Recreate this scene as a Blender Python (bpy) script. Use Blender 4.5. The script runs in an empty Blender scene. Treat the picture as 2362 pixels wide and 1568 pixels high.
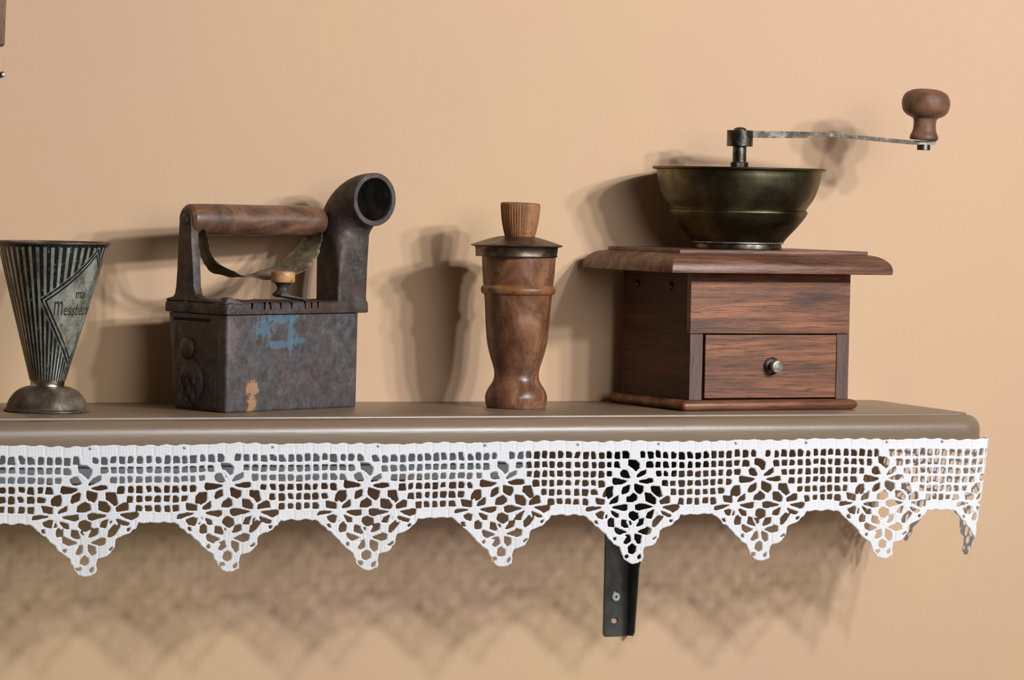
import bpy, bmesh, math, random
import numpy as np
from mathutils import Vector, Matrix

random.seed(7)
rng = np.random.default_rng(11)
SC = bpy.context.scene
COL = SC.collection
WALL_Y = 0.222          # shelf front ridge is y = 0, shelf top is z = 0, x runs along the shelf


def lin(r, g, b):
    f = lambda c: (c / 255 / 12.92) if c / 255 <= .04045 else ((c / 255 + .055) / 1.055) ** 2.4
    return (f(r), f(g), f(b), 1)


# ------------------------------------------------------------------ camera
cam_d = bpy.data.cameras.new('camera')
cam = bpy.data.objects.new('camera', cam_d)
COL.objects.link(cam)
SC.camera = cam
yaw, pitch, roll = math.radians(22.8588), math.radians(2.2906), math.atan(.0203)
fw = Vector((math.sin(yaw) * math.cos(pitch), math.cos(yaw) * math.cos(pitch), -math.sin(pitch)))
rt = Vector((math.cos(yaw), -math.sin(yaw), 0))
up = rt.cross(fw)
R_ = rt * math.cos(roll) + up * math.sin(roll)
U_ = up * math.cos(roll) - rt * math.sin(roll)
m = Matrix((R_, U_, -fw)).transposed().to_4x4()
m.translation = Vector((-1.39110, -3.29604, .21552))
cam.matrix_world = m
cam_d.sensor_width = 36
cam_d.lens = 8600 / 2362 * 36
cam_d.clip_start = .05

# ------------------------------------------------------------------ world, lamps, exposure
w = bpy.data.worlds.new('room_light')
SC.world = w
w.use_nodes = True
w.node_tree.nodes['Background'].inputs[0].default_value = (1.0, .80, .60, 1)
w.node_tree.nodes['Background'].inputs[1].default_value = .075
SC.view_settings.view_transform = 'Standard'
SC.view_settings.look = 'None'
SC.view_settings.exposure = 0
SC.view_settings.gamma = 1
SC.view_settings.use_curve_mapping = False


def lamp(name, d, dist, size, power, color, target=(.1, .1, .1)):
    l = bpy.data.lights.new(name, 'AREA')
    l.shape = 'DISK'
    l.size = size
    l.energy = power
    l.color = color
    o = bpy.data.objects.new(name, l)
    COL.objects.link(o)
    d = Vector(d).normalized()
    o.location = Vector(target) + d * dist
    o.rotation_euler = (-d).to_track_quat('-Z', 'Y').to_euler()
    return o


lamp('ceiling_spot', (.56, -1, .35), 2.4, .10, 13.5, (.97, .98, 1.0))
lamp('ceiling_spot', (.46, -1, .43), 2.4, .10, 16, (.97, .98, 1.0))
lamp('ceiling_spot', (.385, -1, .325), 2.4, .10, 17, (.97, .98, 1.0))
lamp('ceiling_spot', (.27, -1, .39), 2.4, .10, 14, (.97, .98, 1.0))
lamp('added_front_fill', (.18, -1, .20), 4.3, 1.7, 50, (.95, .95, .97), (-.45, .1, .1))  # added unseen fill light: lifts the wall shadows, spares the left faces

# ------------------------------------------------------------------ material helpers


class NT:
    def __init__(s, name):
        s.m = bpy.data.materials.new(name)
        s.m.use_nodes = True
        s.t = s.m.node_tree
        s.b = s.t.nodes['Principled BSDF']

    def n(s, typ, **kw):
        nd = s.t.nodes.new(typ)
        for k, v in kw.items():
            if k.startswith('_'):
                setattr(nd, k[1:], v)
            else:
                key = int(k[1:]) if k[0] == 'i' and k[1:].isdigit() else k.replace('__', ' ')
                if hasattr(v, 'is_output'):
                    s.t.links.new(v, nd.inputs[key])
                else:
                    nd.inputs[key].default_value = v
        return nd

    def set(s, **kw):
        for k, v in kw.items():
            key = k.replace('__', ' ')
            if hasattr(v, 'is_output'):
                s.t.links.new(v, s.b.inputs[key])
            else:
                s.b.inputs[key].default_value = v

    def co(s, stretch=(1, 1, 1), loc=(0, 0, 0), rot=(0, 0, 0), space='Object'):
        tc = s.n('ShaderNodeTexCoord')
        mp = s.n('ShaderNodeMapping', i0=tc.outputs[space])
        mp.inputs['Scale'].default_value = stretch
        mp.inputs['Location'].default_value = loc
        mp.inputs['Rotation'].default_value = rot
        return mp.outputs[0]

    def noise(s, vec, scale, detail=4, rough=.55, dist=0):
        return s.n('ShaderNodeTexNoise', Vector=vec, Scale=scale, Detail=detail, Roughness=rough, Distortion=dist).outputs[0]

    def ramp(s, fac, stops):
        r = s.n('ShaderNodeValToRGB', Fac=fac)
        e = r.color_ramp.elements
        while len(e) < len(stops):
            e.new(.5)
        for el, (p, c) in zip(e, stops):
            el.position = p
            el.color = c if isinstance(c, tuple) else (c, c, c, 1)
        return r.outputs[0]

    def mix(s, fac, a, b, mode='MIX'):
        x = s.t.nodes.new('ShaderNodeMix')
        x.data_type = 'RGBA'
        x.blend_type = mode
        for idx, v in ((0, fac), (6, a), (7, b)):
            if hasattr(v, 'is_output'):
                s.t.links.new(v, x.inputs[idx])
            else:
                x.inputs[idx].default_value = v
        return x.outputs[2]

    def math(s, op, a, b=0.0, clamp=False):
        x = s.t.nodes.new('ShaderNodeMath')
        x.operation = op
        x.use_clamp = clamp
        for i, v in ((0, a), (1, b)):
            if hasattr(v, 'is_output'):
                s.t.links.new(v, x.inputs[i])
            else:
                x.inputs[i].default_value = v
        return x.outputs[0]

    def bump(s, height, strength, dist=.001):
        b = s.n('ShaderNodeBump', Height=height, Strength=strength, Distance=dist)
        s.t.links.new(b.outputs[0], s.b.inputs['Normal'])

    def spot(s, vec, centre, rx, rz, wob=.5, nscale=60):
        """irregular stain: 1 inside an ellipse in the object's own (x, z), 0 outside"""
        sp = s.n('ShaderNodeSeparateXYZ', i0=vec)
        dx = s.math('DIVIDE', s.math('SUBTRACT', sp.outputs[0], centre[0]), rx)
        dz = s.math('DIVIDE', s.math('SUBTRACT', sp.outputs[2], centre[1]), rz)
        d = s.math('SQRT', s.math('ADD', s.math('MULTIPLY', dx, dx), s.math('MULTIPLY', dz, dz)))
        nz = s.math('MULTIPLY', s.math('SUBTRACT', s.noise(vec, nscale, 5, .65), .5), wob * 4)
        return s.ramp(s.math('ADD', d, nz), [(.75, 1.0), (1.0, 0.0)])


def m_wall():
    k = NT('ochre_plaster')
    v = k.co()
    a = k.ramp(k.noise(v, 2.1, 2, .5), [(.36, lin(203, 169, 140)), (.5, lin(204, 171, 138)), (.64, lin(205, 174, 136))])
    b = k.noise(k.co((1, 1, 1), (3, 1, 7)), 7, 3, .5)
    c = k.mix(k.ramp(b, [(.40, 0.0), (.68, .45)]), a, lin(201, 167, 140))
    fine = k.noise(k.co((1, 1, .35)), 420, 3)
    c = k.mix(k.ramp(fine, [(.35, .06), (.6, 0.0)]), c, lin(178, 140, 110))
    k.set(Base__Color=c, Roughness=.75)
    k.b.inputs['Specular IOR Level'].default_value = .25
    chips = k.ramp(k.noise(v, 38, 2), [(.0, 0.0), (.22, 0.0), (.27, 1.0), (1, 1.0)])
    h = k.math('ADD', k.math('MULTIPLY', chips, .6), k.math('MULTIPLY', k.noise(v, 160, 6), .35))
    k.bump(h, .18, .0016)
    return k.m


def m_paint():
    k = NT('taupe_gloss_paint')
    v = k.co((1, 1, 1))
    c = k.ramp(k.noise(k.co((.2, 1, 1)), 30, 4), [(.3, lin(116, 98, 80)), (.7, lin(127, 109, 89))])
    k.set(Base__Color=c, Roughness=.34)
    st = k.noise(k.co((.12, 1, 1.0)), 300, 4)
    rb = k.noise(k.co((1, .1, .1)), 260, 3)
    k.bump(k.math('ADD', st, k.math('MULTIPLY', rb, .4)), .22, .0006)
    return k.m


def m_lace():
    k = NT('white_cotton_yarn')
    v = k.co()
    c = k.ramp(k.noise(v, 900, 3), [(.3, lin(244, 246, 250)), (.6, lin(254, 254, 255))])
    k.set(Base__Color=c, Roughness=.85)
    k.b.inputs['Specular IOR Level'].default_value = .15
    k.b.inputs['Sheen Weight'].default_value = .1
    wv = k.n('ShaderNodeTexWave', _wave_type='BANDS', _bands_direction='DIAGONAL', Vector=v, Scale=300, Distortion=6, Detail=2)
    wv.inputs['Detail Scale'].default_value = 3
    k.bump(k.math('ADD', wv.outputs[1], k.math('MULTIPLY', k.noise(v, 1500, 3), .6)), .35, .0005)
    tr = k.n('ShaderNodeBsdfTranslucent', Color=lin(250, 250, 252))
    mx = k.n('ShaderNodeMixShader', Fac=.38, i1=k.b.outputs[0], i2=tr.outputs[0])
    k.t.links.new(mx.outputs[0], k.t.nodes['Material Output'].inputs[0])
    return k.m


def m_iron(rust=.5, stains=False):
    k = NT('rusty_cast_iron')
    v = k.co()
    a = k.ramp(k.noise(v, 90 if stains else 55, 8, .75), [(.34, (lin(62, 57, 56) if stains else lin(36, 32, 30))), (.5, lin(80, 76, 77) if stains else lin(62, 56, 54)), (.62, lin(94, 90, 92) if stains else lin(84, 77, 74)), (.74, lin(138, 131, 129) if stains else lin(116, 107, 102))])
    rr = k.ramp(k.noise(k.co((1, 1, 1), (2, 5, 1)), 28, 6, .7), [(.45, 0.0), (.66, rust)])
    c = k.mix(rr, a, lin(92, 56, 36))
    sp = k.ramp(k.noise(v, 420, 2), [(.66, 0.0), (.74, .7)])
    c = k.mix(sp, c, lin(140, 122, 108))
    if stains:
        blue = lin(84, 116, 134)
        for cen, rx, rz, wb in (((.0865, .076), .0052, .020, .6), ((.070, .0635), .017, .0042, .7), ((.050, .079), .013, .009, 1.1), ((.0965, .0665), .010, .005, .6), ((.074, .089), .026, .0045, .9)):
            c = k.mix(k.math('MULTIPLY', k.spot(v, cen, rx, rz, wb, 190), .72), c, blue)
        for cen, rx, rz, wb in (((.0350, .0215), .0095, .0080, .6), ((.0345, .008), .0062, .011, .6)):
            c = k.mix(k.spot(v, cen, rx, rz, wb, 170), c, lin(166, 128, 96))
        c = k.mix(k.math('MULTIPLY', k.spot(v, (.006, .074), .009, .020, .6, 140), .5), c, lin(122, 104, 100))
    k.set(Base__Color=c, Roughness=k.ramp(k.noise(v, 90, 4), [(.3, .42), (.7, .68)]), Metallic=.15)
    k.bump(k.math('ADD', k.noise(v, 260, 6, .7), k.math('MULTIPLY', k.noise(v, 60, 3), 1.2)), .45, .0012)
    return k.m


def m_wood(name, cols, grain='X', scale=9.0, rough=.42, bump=.3, fig=.35):
    k = NT(name)
    lo, hi = .045, 1.0
    st = {'X': (lo, hi, hi), 'Y': (hi, lo, hi), 'Z': (hi, hi, lo)}[grain]
    big = k.noise(k.co(tuple(s * 1.6 + .02 for s in st)), scale * 4, 5, .6, .8)
    c = k.ramp(big, [(.30, cols[0]), (.48, cols[1]), (.66, cols[2])])
    strk = k.noise(k.co(st, (4, 2, 9)), scale * 62, 5, .62, .9)
    c = k.mix(k.ramp(strk, [(.50, 0.0), (.64, .8)]), c, cols[0])
    pores = k.noise(k.co(tuple(s if s == lo else s for s in st), (9, 9, 2)), scale * 170, 3)
    c = k.mix(k.ramp(pores, [(.58, 0.0), (.70, .75)]), c, tuple(x * .45 for x in cols[0][:3]) + (1,))
    k.set(Base__Color=c, Roughness=rough)
    k.bump(k.math('SUBTRACT', strk, k.math('MULTIPLY', pores, .8)), bump, .0006)
    return k.m


def m_blotch_wood(name, cols, rough, scale=26, stretch=(1, 1, .6), bump=.12):
    k = NT(name)
    v = k.co(stretch)
    c = k.ramp(k.noise(v, scale, 5, .62, 1.2), [(.30, cols[0]), (.48, cols[1]), (.66, cols[2])])
    d = k.ramp(k.noise(k.co((1, 1, 1), (1, 8, 3)), 130, 4, .7), [(.58, 0.0), (.72, .75)])
    c = k.mix(d, c, tuple(x * .4 for x in cols[0][:3]) + (1,))
    k.set(Base__Color=c, Roughness=k.ramp(k.noise(v, 60, 3), [(.35, rough - .08), (.7, rough + .14)]))
    k.bump(k.math('ADD', k.noise(v, 300, 5), k.noise(k.co((.3, .3, 1)), 220, 3)), bump, .0006)
    return k.m


def m_metal(name, cols, rough=.4, metallic=1.0, scale=30, bump=.1, spots=None):
    k = NT(name)
    v = k.co()
    c = k.ramp(k.noise(v, scale, 5, .6, .5), [(.32, cols[0]), (.5, cols[1]), (.68, cols[2])])
    if spots:
        c = k.mix(k.ramp(k.noise(v, scale * 6, 4, .7), [(.56, 0.0), (.70, .8)]), c, spots)
    k.set(Base__Color=c, Metallic=metallic, Roughness=k.ramp(k.noise(v, scale * 2.2, 4), [(.3, max(.05, rough - .08)), (.7, rough + .12)]))
    k.bump(k.noise(v, 240, 5), bump, .0006)
    return k.m


def m_plain(name, c, rough=.5, metallic=0.0):
    k = NT(name)
    c2 = k.ramp(k.noise(k.co(), 120, 3), [(.3, tuple(x * .88 for x in c[:3]) + (1,)), (.7, c)])
    k.set(Base__Color=c2, Roughness=rough, Metallic=metallic)
    return k.m


def m_tin_print():
    k = NT('printed_tin')
    v = k.co()
    at = k.n('ShaderNodeAttribute', _attribute_name='ink')
    tin = k.ramp(k.noise(k.co((1, 1, .5)), 70, 6, .7), [(.30, lin(74, 66, 56)), (.45, lin(150, 148, 130)), (.7, lin(206, 212, 198))])
    tin = k.mix(k.ramp(k.noise(v, 300, 4, .7), [(.58, 0.0), (.68, .7)]), tin, lin(70, 54, 42))
    ink = k.ramp(k.noise(v, 50, 4), [(.4, lin(16, 17, 18)), (.7, lin(24, 32, 36))])
    wear = k.math('MULTIPLY', at.outputs['Fac'], k.ramp(k.noise(k.co((1, 1, .6)), 260, 5, .7), [(.30, .35), (.42, 1.0)]))
    k.set(Base__Color=k.mix(wear, tin, ink), Metallic=k.math('SUBTRACT', .55, k.math('MULTIPLY', wear, .45)), Roughness=.40)
    k.bump(k.noise(v, 200, 4), .12, .0006)
    return k.m


# ------------------------------------------------------------------ mesh helpers
def link(name, me, mat, parent=None, smooth=None):
    o = bpy.data.objects.new(name, me)
    COL.objects.link(o)
    if mat:
        me.materials.append(mat)
    if parent:
        o.parent = parent
    if smooth is not None:
        me.polygons.foreach_set('use_smooth', [True] * len(me.polygons))
        if smooth < 179:
            me.set_sharp_from_angle(angle=math.radians(smooth))
    return o


def mesh(verts, faces):
    me = bpy.data.meshes.new('m')
    me.from_pydata([tuple(v) for v in verts], [], faces)
    me.update()
    bm = bmesh.new()
    bm.from_mesh(me)
    bmesh.ops.recalc_face_normals(bm, faces=bm.faces)
    bm.to_mesh(me)
    bm.free()
    return me


def thing(name, label, cat, loc=(0, 0, 0), rotz=0.0, group=None):
    o = bpy.data.objects.new(name, None)
    COL.objects.link(o)
    o.location = loc
    o.rotation_euler = (0, 0, rotz)
    o.empty_display_size = .02
    tag(o, label, cat, group)
    return o


def tag(o, label, cat, group=None):
    o['label'] = label
    o['category'] = cat
    if group:
        o['group'] = group


def lathe(prof, n=96, centre=(0, 0), shear=(0, 0, 0), closed=False, axis_pt=None):
    """prof: list of (r, z); revolve round z. shear: (kx, ky, z0)"""
    vs, fs = [], []
    for r, z in prof:
        for i in range(n):
            a = 2 * math.pi * i / n
            vs.append((centre[0] + r * math.cos(a) + shear[0] * (z - shear[2]), centre[1] + r * math.sin(a) + shear[1] * (z - shear[2]), z))
    L = len(prof)
    for j in range(L - 1 + (1 if closed else 0)):
        j2 = (j + 1) % L
        for i in range(n):
            i2 = (i + 1) % n
            fs.append((j * n + i, j * n + i2, j2 * n + i2, j2 * n + i))
    if not closed:
        if prof[0][0] > 1e-6:
            fs.append(tuple(range(n - 1, -1, -1)))
        if prof[-1][0] > 1e-6:
            fs.append(tuple((L - 1) * n + i for i in range(n)))
    return mesh(vs, fs)


def spline(pts, k=6):
    """Catmull-Rom through 2-D / 3-D points"""
    P = [np.array(p, float) for p in pts]
    P = [2 * P[0] - P[1]] + P + [2 * P[-1] - P[-2]]
    out = []
    for i in range(1, len(P) - 2):
        for t in np.linspace(0, 1, k, endpoint=False):
            a, b, c, d = P[i - 1:i + 3]
            out.append(.5 * ((2 * b) + (c - a) * t + (2 * a - 5 * b + 4 * c - d) * t ** 2 + (3 * b - a - 3 * c + d) * t ** 3))
    out.append(P[-2])
    return out


def prism(poly, axis, t0, t1, bevel=0.0, seg=2):
    """extrude a 2-D polygon: axis 'x' -> poly is (y,z); 'y' -> (x,z); 'z' -> (x,y)"""
    def p3(p, t):
        return {'x': (t, p[0], p[1]), 'y': (p[0], t, p[1]), 'z': (p[0], p[1], t)}[axis]
    n = len(poly)
    vs = [p3(p, t0) for p in poly] + [p3(p, t1) for p in poly]
    fs = [tuple(range(n - 1, -1, -1)), tuple(range(n, 2 * n))] + [(i, (i + 1) % n, n + (i + 1) % n, n + i) for i in range(n)]
    me = mesh(vs, fs)
    if bevel:
        bm = bmesh.new()
        bm.from_mesh(me)
        bmesh.ops.bevel(bm, geom=[e for e in bm.edges if e.calc_face_angle(0) > .5], offset=bevel, segments=seg, affect='EDGES', profile=.5, clamp_overlap=True)
        bm.to_mesh(me)
        bm.free()
    return me


def box(x0, x1, y0, y1, z0, z1, bevel=0.0, seg=2):
    return prism([(x0, y0), (x1, y0), (x1, y1), (x0, y1)], 'z', z0, z1, bevel, seg)


def rrect(x0, x1, y0, y1, r, k=8, corners=(1, 1, 1, 1)):
    """rounded rectangle, corners order: (x1,y0),(x1,y1),(x0,y1),(x0,y0)"""
    out = []
    for (cx, cy, a0), c in zip(((x1 - r, y0 + r, -90), (x1 - r, y1 - r, 0), (x0 + r, y1 - r, 90), (x0 + r, y0 + r, 180)), corners):
        if c:
            for i in range(k + 1):
                a = math.radians(a0 + 90 * i / k)
                out.append((cx + r * math.cos(a), cy + r * math.sin(a)))
        else:
            a = math.radians(a0 + 45)
            out.append((cx + math.copysign(r, math.cos(a)), cy + math.copysign(r, math.sin(a))))
    return out


def moulded(x0, x1, y0, y1, prof, corner=.001, back_square=True):
    """slab whose edge follows prof [(inset, z)...] on every side, bottom to top; each ring an inset rectangle"""
    vs, fs = [], []
    N = None
    for ins, z in prof:
        yb = y1 if back_square else y1 - ins
        ring = rrect(x0 + ins, x1 - ins, y0 + ins, yb, corner, 3)
        N = len(ring)
        vs += [(x, y, z) for x, y in ring]
    for j in range(len(prof) - 1):
        for i in range(N):
            i2 = (i + 1) % N
            fs.append((j * N + i, j * N + i2, (j + 1) * N + i2, (j + 1) * N + i))
    fs.append(tuple(range(N - 1, -1, -1)))
    fs.append(tuple((len(prof) - 1) * N + i for i in range(N)))
    return mesh(vs, fs)


def join(*mes):
    bm = bmesh.new()
    for me in mes:
        bm.from_mesh(me)
    out = bpy.data.meshes.new('m')
    bm.to_mesh(out)
    bm.free()
    return out


def xf(me, M4):
    me.transform(M4)
    return me


def oriented_lathe(prof, pos, direction, n=48):
    me = lathe(prof, n)
    q = Vector((0, 0, 1)).rotation_difference(Vector(direction).normalized())
    return xf(me, Matrix.Translation(Vector(pos)) @ q.to_matrix().to_4x4())


# ------------------------------------------------------------------ materials
WALLM = m_wall()
PAINT = m_paint()
LACE = m_lace()
IRON = m_iron(.55)
IRON_BODY = m_iron(.3, True)
RED_WOOD = [lin(59, 35, 25), lin(117, 71, 46), lin(166, 105, 67)]
OAK_X = m_wood('reddish_oak_grain_along', RED_WOOD, 'X', 9, .42)
OAK_SHADED = m_wood('reddish_oak_shaded_side', [lin(47, 25, 14), lin(76, 41, 23), lin(97, 56, 32)], 'Y', 9, .5)  # cross grain; darker than the front oak, side shade is in the colour
OAK_SHADED.node_tree.nodes['Principled BSDF'].inputs['Specular IOR Level'].default_value = .22
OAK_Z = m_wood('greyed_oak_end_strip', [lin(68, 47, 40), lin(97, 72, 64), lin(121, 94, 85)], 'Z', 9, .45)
OAK_TOP = m_wood('worn_oak_top', [lin(52, 32, 24), lin(112, 72, 54), lin(157, 113, 90)], 'X', 10, .40)
BRASS = m_metal('tarnished_brass', [lin(63, 59, 45), lin(95, 89, 68), lin(128, 119, 92)], .40, 1.0, 18, .08)
STEEL = m_metal('worn_dark_steel', [lin(46, 41, 36), lin(74, 69, 62), lin(124, 118, 108)], .38, 1.0, 60, .2, lin(48, 38, 30))
TURNED = m_blotch_wood('polished_turned_wood', [lin(65, 39, 26), lin(111, 73, 50), lin(155, 111, 82)], .34)
KNOBWOOD = m_wood('fluted_light_wood', [lin(93, 58, 32), lin(147, 97, 58), lin(173, 121, 76)], 'Z', 13, .6, .5)
CRANKWOOD = m_blotch_wood('brown_beech_knob', [lin(67, 41, 26), lin(102, 69, 46), lin(128, 91, 67)], .5, 30)
NICKEL = m_metal('worn_nickel', [lin(112, 112, 104), lin(158, 158, 149), lin(199, 197, 188)], .35, .8, 160, .2, lin(56, 52, 46))
HANDLEWOOD = m_blotch_wood('worn_handle_wood', [lin(69, 46, 35), lin(100, 71, 54), lin(134, 97, 74)], .36, 34, (.5, 1, 1), .25)
LIDTIN = m_metal('dull_bronze_sheet', [lin(66, 54, 46), lin(100, 86, 76), lin(140, 124, 110)], .36, .9, 40, .15)
CUPTIN = m_metal('oxidised_tin', [lin(60, 50, 42), lin(96, 84, 73), lin(134, 120, 106)], .5, .5, 45, .25, lin(70, 52, 40))
TINPRINT = m_tin_print()
INK = m_plain('black_ink', lin(36, 38, 36), .5)
STRAP = m_metal('dull_scaled_sheet', [lin(66, 56, 42), lin(98, 86, 64), lin(132, 118, 90)], .6, .2, 70, .5, lin(54, 44, 32))
BLACKPAINT = m_metal('black_enamel_steel', [lin(52, 52, 48), lin(64, 64, 59), lin(78, 78, 72)], .42, .1, 40, .08)
ZINC = m_metal('zinc_plated', [lin(196, 208, 212), lin(222, 230, 232), lin(240, 244, 244)], .3, .0, 80, .05)
DARK = m_plain('dark_void', lin(14, 11, 9), .9)
HOLLOW_BLACK = m_blotch_wood('painted_hollow', [lin(5, 4, 4), lin(9, 7, 6), lin(26, 18, 11)], .95, 60)  # near-black colour painting in the dark of hollows
HOLLOW_BLACK.node_tree.nodes['Principled BSDF'].inputs['Specular IOR Level'].default_value = .08
LAMPGREY = m_plain('grey_lacquered_steel', lin(212, 230, 246), .38)
DIFF = m_plain('milky_diffuser', lin(214, 232, 248), .3)
FRAMEW = m_wood('brown_frame_wood', [lin(80, 50, 28), lin(112, 76, 48), lin(140, 100, 68)], 'Z', 9, .5)

# ------------------------------------------------------------------ wall
bm = bmesh.new()
xs = np.linspace(-3.2, 3.2, 2)
me = box(-3.2, 3.2, WALL_Y, WALL_Y + .12, -1.45, 1.35)
o = link('wall_back', me, WALLM)
o['kind'] = 'structure'
tag(o, 'ochre plastered wall behind the shelf', 'wall')

# ------------------------------------------------------------------ shelf board
SX0, SX1 = -.80, .5045
shelf = thing('wall_shelf', 'taupe painted wooden shelf with rounded nose fixed to the ochre wall', 'shelf', (0, 0, 0))
prof = [(-.0100, -.0312), (-.0132, -.0300), (-.0140, -.0280), (-.0140, -.0165)]
for i in range(1, 9):
    a = math.radians(90 * i / 8)
    prof.append((-.0140 + .0128 * (1 - math.cos(a)), -.0165 + .0142 * math.sin(a)))
prof += [(-.0004, -.0024), (0, -.0021), (0, -.0013), (.0005, -.0004), (.0014, 0)]
vs, fs, N = [], [], 0
for ins, z in prof:
    r = .012 - ins
    ring = rrect(SX0 + ins, SX1 - ins, ins, WALL_Y - .0003, r, 10, (1, 0, 0, 0))
    N = len(ring)
    # back corners stay on the wall plane
    vs += [(x + (.05 * y if x > 0 else 0), y, z) for x, y in ring]      # the end is sawn slightly out of square
for j in range(len(prof) - 1):
    for i in range(N):
        i2 = (i + 1) % N
        fs.append((j * N + i, j * N + i2, (j + 1) * N + i2, (j + 1) * N + i))
fs.append(tuple(range(N - 1, -1, -1)))
fs.append(tuple((len(prof) - 1) * N + i for i in range(N)))
link('board', mesh(vs, fs), PAINT, shelf, 35)

# ------------------------------------------------------------------ shelf bracket
br = thing('shelf_bracket', 'black steel angle bracket screwed to the wall under the shelf', 'bracket', (0, 0, 0))
outer = rrect(.2015, .2290, -.2448, -.0315, .004, 6, (1, 0, 0, 1))
yb0, yb1 = WALL_Y - .0022, WALL_Y - .0002


def plate_with_slots(outer, holes, y0, y1):
    bm = bmesh.new()
    loops = []
    for poly in [outer] + holes:
        v = [bm.verts.new((x, y0, z)) for x, z in poly]
        loops.append([bm.edges.new((v[i], v[(i + 1) % len(v)])) for i in range(len(v))])
    bmesh.ops.triangle_fill(bm, use_beauty=True, use_dissolve=False, edges=[e for l in loops for e in l])
    ext = bmesh.ops.extrude_face_region(bm, geom=bm.faces[:])
    for v in [g for g in ext['geom'] if isinstance(g, bmesh.types.BMVert)]:
        v.co.y = y1
    bmesh.ops.recalc_face_normals(bm, faces=bm.faces)
    me = bpy.data.meshes.new('m')
    bm.to_mesh(me)
    bm.free()
    return me


slots = [rrect(.2095, .2172, -.2318, -.2258, .0029, 5), rrect(.2113, .2160, -.2080, -.1975, .0023, 5), rrect(.2113, .2160, -.0980, -.0880, .0023, 5)]
link('wall_plate', plate_with_slots(outer, slots, yb0, yb1), BLACKPAINT, br)
web = [(WALL_Y - .0003, -.0315)] + [(.030, -.0315), (.030, -.0525), (.0357, -.0542), (.0694, -.0587), (.1146, -.0675), (.1347, -.0792), (.1547, -.0964), (.1643, -.1128), (.186, -.1439), (.1974, -.172), (.2003, -.1994), (.2040, -.2330), (.2052, -.2400), (.2085, -.2440), (WALL_Y - .0003, -.2448)]
link('web', prism(web, 'x', .2282, .2302, .0004, 1), BLACKPAINT, br, 30)
link('top_arm', box(.2025, .2302, .030, WALL_Y - .0003, -.0338, -.0314, .0004, 1), BLACKPAINT, br)
screw = oriented_lathe([(0, 0), (.0034, 0), (.0044, .0005), (.0046, .0012), (.0040, .0022), (.0026, .0030), (.0022, .0024), (.0, .0014)], (.2137, yb0 - .0001, -.2040), (0, -1, 0), 32)
so = link('screw', screw, ZINC, br, 40)
so['label'] = 'bright zinc screw'
link('cross_recess', join(box(.2126, .2148, yb0 - .0028, yb0 - .0020, -.20435, -.20365), box(.21335, .21405, yb0 - .0028, yb0 - .0020, -.2051, -.2029)), DARK, so)

# ------------------------------------------------------------------ batten light under the shelf
bt = thing('batten_light', 'grey batten lamp under the shelf, seen through the left part of the lace', 'lamp', (0, 0, 0))
BY = .060
link('housing', box(-.74, .0455, BY, BY + .046, -.0512, -.0313, .0015), LAMPGREY, bt, 40)
pr = [(BY + .002, -.0508)] + [(BY + .023 - .022 * math.copysign(abs(math.cos(a)) ** .5, math.cos(a)), -.0556 - .0112 * math.sin(a) ** .5) for a in np.linspace(0, math.pi, 22)] + [(BY + .044, -.0508)]
link('diffuser', prism(pr, 'x', -.73, .0350), DIFF, bt, 40)
link('end_cap', prism([(BY + .023 + (y - BY - .023) * 1.03, z - .0004) for y, z in pr], 'x', .0340, .0440, .0006, 1), LAMPGREY, bt, 40)
link('seam_strip', box(-.735, .0440, BY - .0004, BY + .0004, -.0516, -.0504), m_plain('dark_grey_seam', lin(90, 98, 104), .5), bt)

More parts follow.
